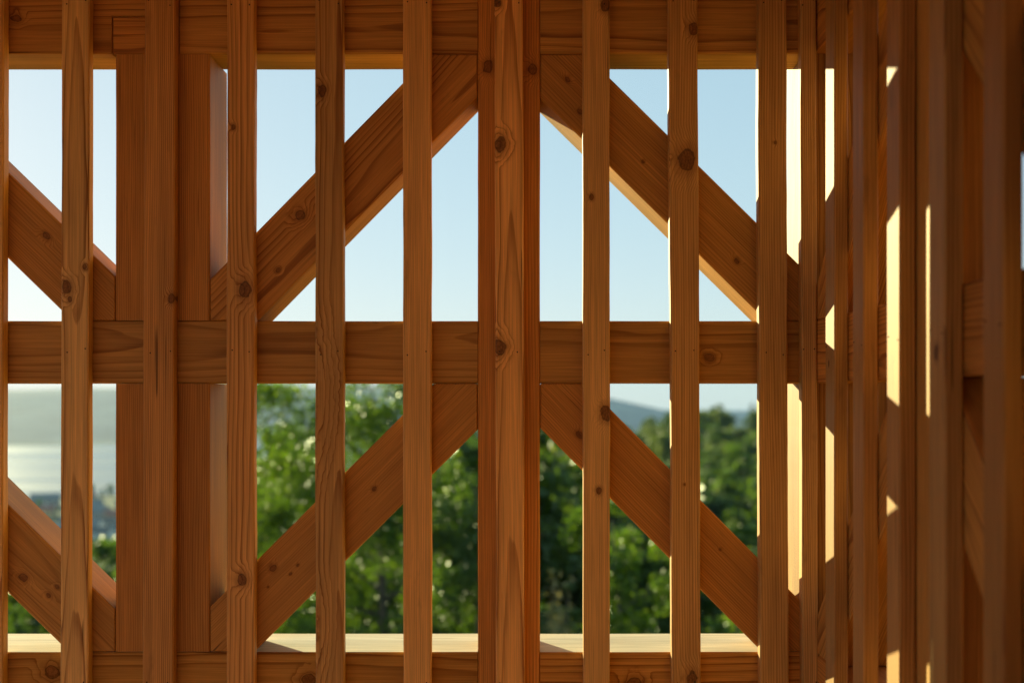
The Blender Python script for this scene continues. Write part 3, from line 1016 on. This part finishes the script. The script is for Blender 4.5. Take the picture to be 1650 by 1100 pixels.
# ---- houses by the lake
def plaster(name, c):
    g = NT(name)
    tc = g.n("ShaderNodeTexCoord").outputs['Object']
    n = g.noise(tc, 1.5, 3.0)
    bs = g.n("ShaderNodeBsdfPrincipled")
    g.put(bs.inputs['Base Color'], g.ramp(n, [(0.2, tuple(x * .85 for x in c)), (0.8, c)]))
    bs.inputs['Roughness'].default_value = .8
    g.t.links.new(bs.outputs[0], g.out.inputs[0])
    return g.m
def box_bm(bm, x0, x1, y0, y1, z0, z1):
    r = bmesh.ops.create_cube(bm, size=1.0)
    bmesh.ops.scale(bm, vec=(x1 - x0, y1 - y0, z1 - z0), verts=r['verts'])
    bmesh.ops.translate(bm, vec=((x0 + x1) / 2, (y0 + y1) / 2, (z0 + z1) / 2), verts=r['verts'])
def bm_mesh(bm, name, mat):
    me = bpy.data.meshes.new(name)
    bm.to_mesh(me)
    bm.free()
    me.materials.append(mat)
    return me
glassm = plaster("window_glass", (.06, .08, .10))
def house_meshes(w, d, h, wallm, roofm):
    bm = bmesh.new()
    box_bm(bm, -w / 2, w / 2, -d / 2, d / 2, -2, h)
    for sx in (-1, 1):                                            # gables
        a = [bm.verts.new((sx * w / 2 - sx * .01, -d / 2 + .01, h)), bm.verts.new((sx * w / 2 - sx * .01, d / 2 - .01, h)), bm.verts.new((sx * w / 2 - sx * .01, 0, h + d * .34))]
        bm.faces.new(a)
    walls = bm_mesh(bm, "wall", wallm)
    bm = bmesh.new()
    for sy in (-1, 1):
        top, eave = h + d * .36, h - .12
        vs = [(-w / 2 - .4, 0, top), (w / 2 + .4, 0, top), (w / 2 + .4, sy * (d / 2 + .45), eave), (-w / 2 - .4, sy * (d / 2 + .45), eave)]
        lo = [bm.verts.new(v) for v in vs]
        hi = [bm.verts.new((v[0], v[1], v[2] + .22)) for v in vs]
        bm.faces.new(hi)
        bm.faces.new(lo[::-1])
        for i in range(4):
            bm.faces.new((lo[i], lo[(i + 1) % 4], hi[(i + 1) % 4], hi[i]))
    bmesh.ops.recalc_face_normals(bm, faces=bm.faces[:])
    roof = bm_mesh(bm, "roof", roofm)
    wins = []
    nw = max(2, int(w / 3.2))
    for fl in range(int(h // 2.7)):
        for i in range(nw):
            bm = bmesh.new()
            xc = -w / 2 + w * (i + .5) / nw
            box_bm(bm, xc - .6, xc + .6, -d / 2 - .06, -d / 2 + .02, .9 + fl * 2.7, 2.2 + fl * 2.7)
            wins.append(bm_mesh(bm, "window", glassm))
    return walls, roof, wins
WALLC = {"white": (.80, .76, .68), "grey": (.40, .36, .30), "blue": (.20, .28, .36), "ochre": (.50, .38, .18), "red": (.32, .08, .06)}
ROOFC = {"slate": (.14, .12, .10), "tile": (.28, .11, .07), "grey": (.20, .20, .19)}
types = []
for (wc, rc, w, d, h) in (("white", "slate", 12, 8, 5.6), ("grey", "grey", 20, 11, 5.8), ("blue", "slate", 14, 9, 5.5), ("ochre", "tile", 11, 8, 5.5), ("red", "slate", 10, 7.5, 3.0), ("white", "grey", 22, 12, 5.8)):
    types.append((wc, rc, house_meshes(w, d, h, plaster(wc + "_wall", WALLC[wc]), plaster(rc + "_roof", ROOFC[rc]))))
hp = []
rh = random.Random(4)
for i in range(30):
    for _ in range(60):
        a = R(rh.uniform(-25.5, -17.5))
        d = rh.uniform(650, 910)
        x, y = math.sin(a) * d, math.cos(a) * d - 1.834
        if all((x - p) ** 2 + (y - q) ** 2 > 24 ** 2 for p, q in hp):
            break
    hp.append((x, y))
    wc, rc, (walls, roof, wins) = types[i % len(types)]
    e = bpy.data.objects.new("lakeside_house", None)
    COL.objects.link(e)
    e.location = (x, y, float(ground_z(x, y)))
    e.rotation_euler = (0, 0, rh.uniform(-.6, .6))
    for nm, me in [("wall", walls), ("roof", roof)] + [("window", wm) for wm in wins]:
        o = bpy.data.objects.new(nm, me)
        COL.objects.link(o)
        o.parent = e
    big = i % len(types) in (1, 5)
    tag(e, "tiny blurred %s %s with %s roof by the lake at left" % (wc, "hall" if big else "house", rc), "house", "far %s %ss with %s roofs by the lake" % (wc, "hall" if big else "house", rc))

# ---- air
bm = bmesh.new()
box_bm(bm, -5750, 5750, -5750, 5750, -97, 62)
me = bpy.data.meshes.new("haze")
bm.to_mesh(me)
bm.free()
g = NT("haze_air")
pv = g.n("ShaderNodeVolumePrincipled")
pv.inputs['Color'].default_value = (0.36, 0.66, 1.0, 1)
pv.inputs['Density'].default_value = 0.00009
pv.inputs['Anisotropy'].default_value = 0.0
g.t.links.new(pv.outputs[0], g.out.inputs['Volume'])
tag(link("haze", me, g.m), kind="stuff")
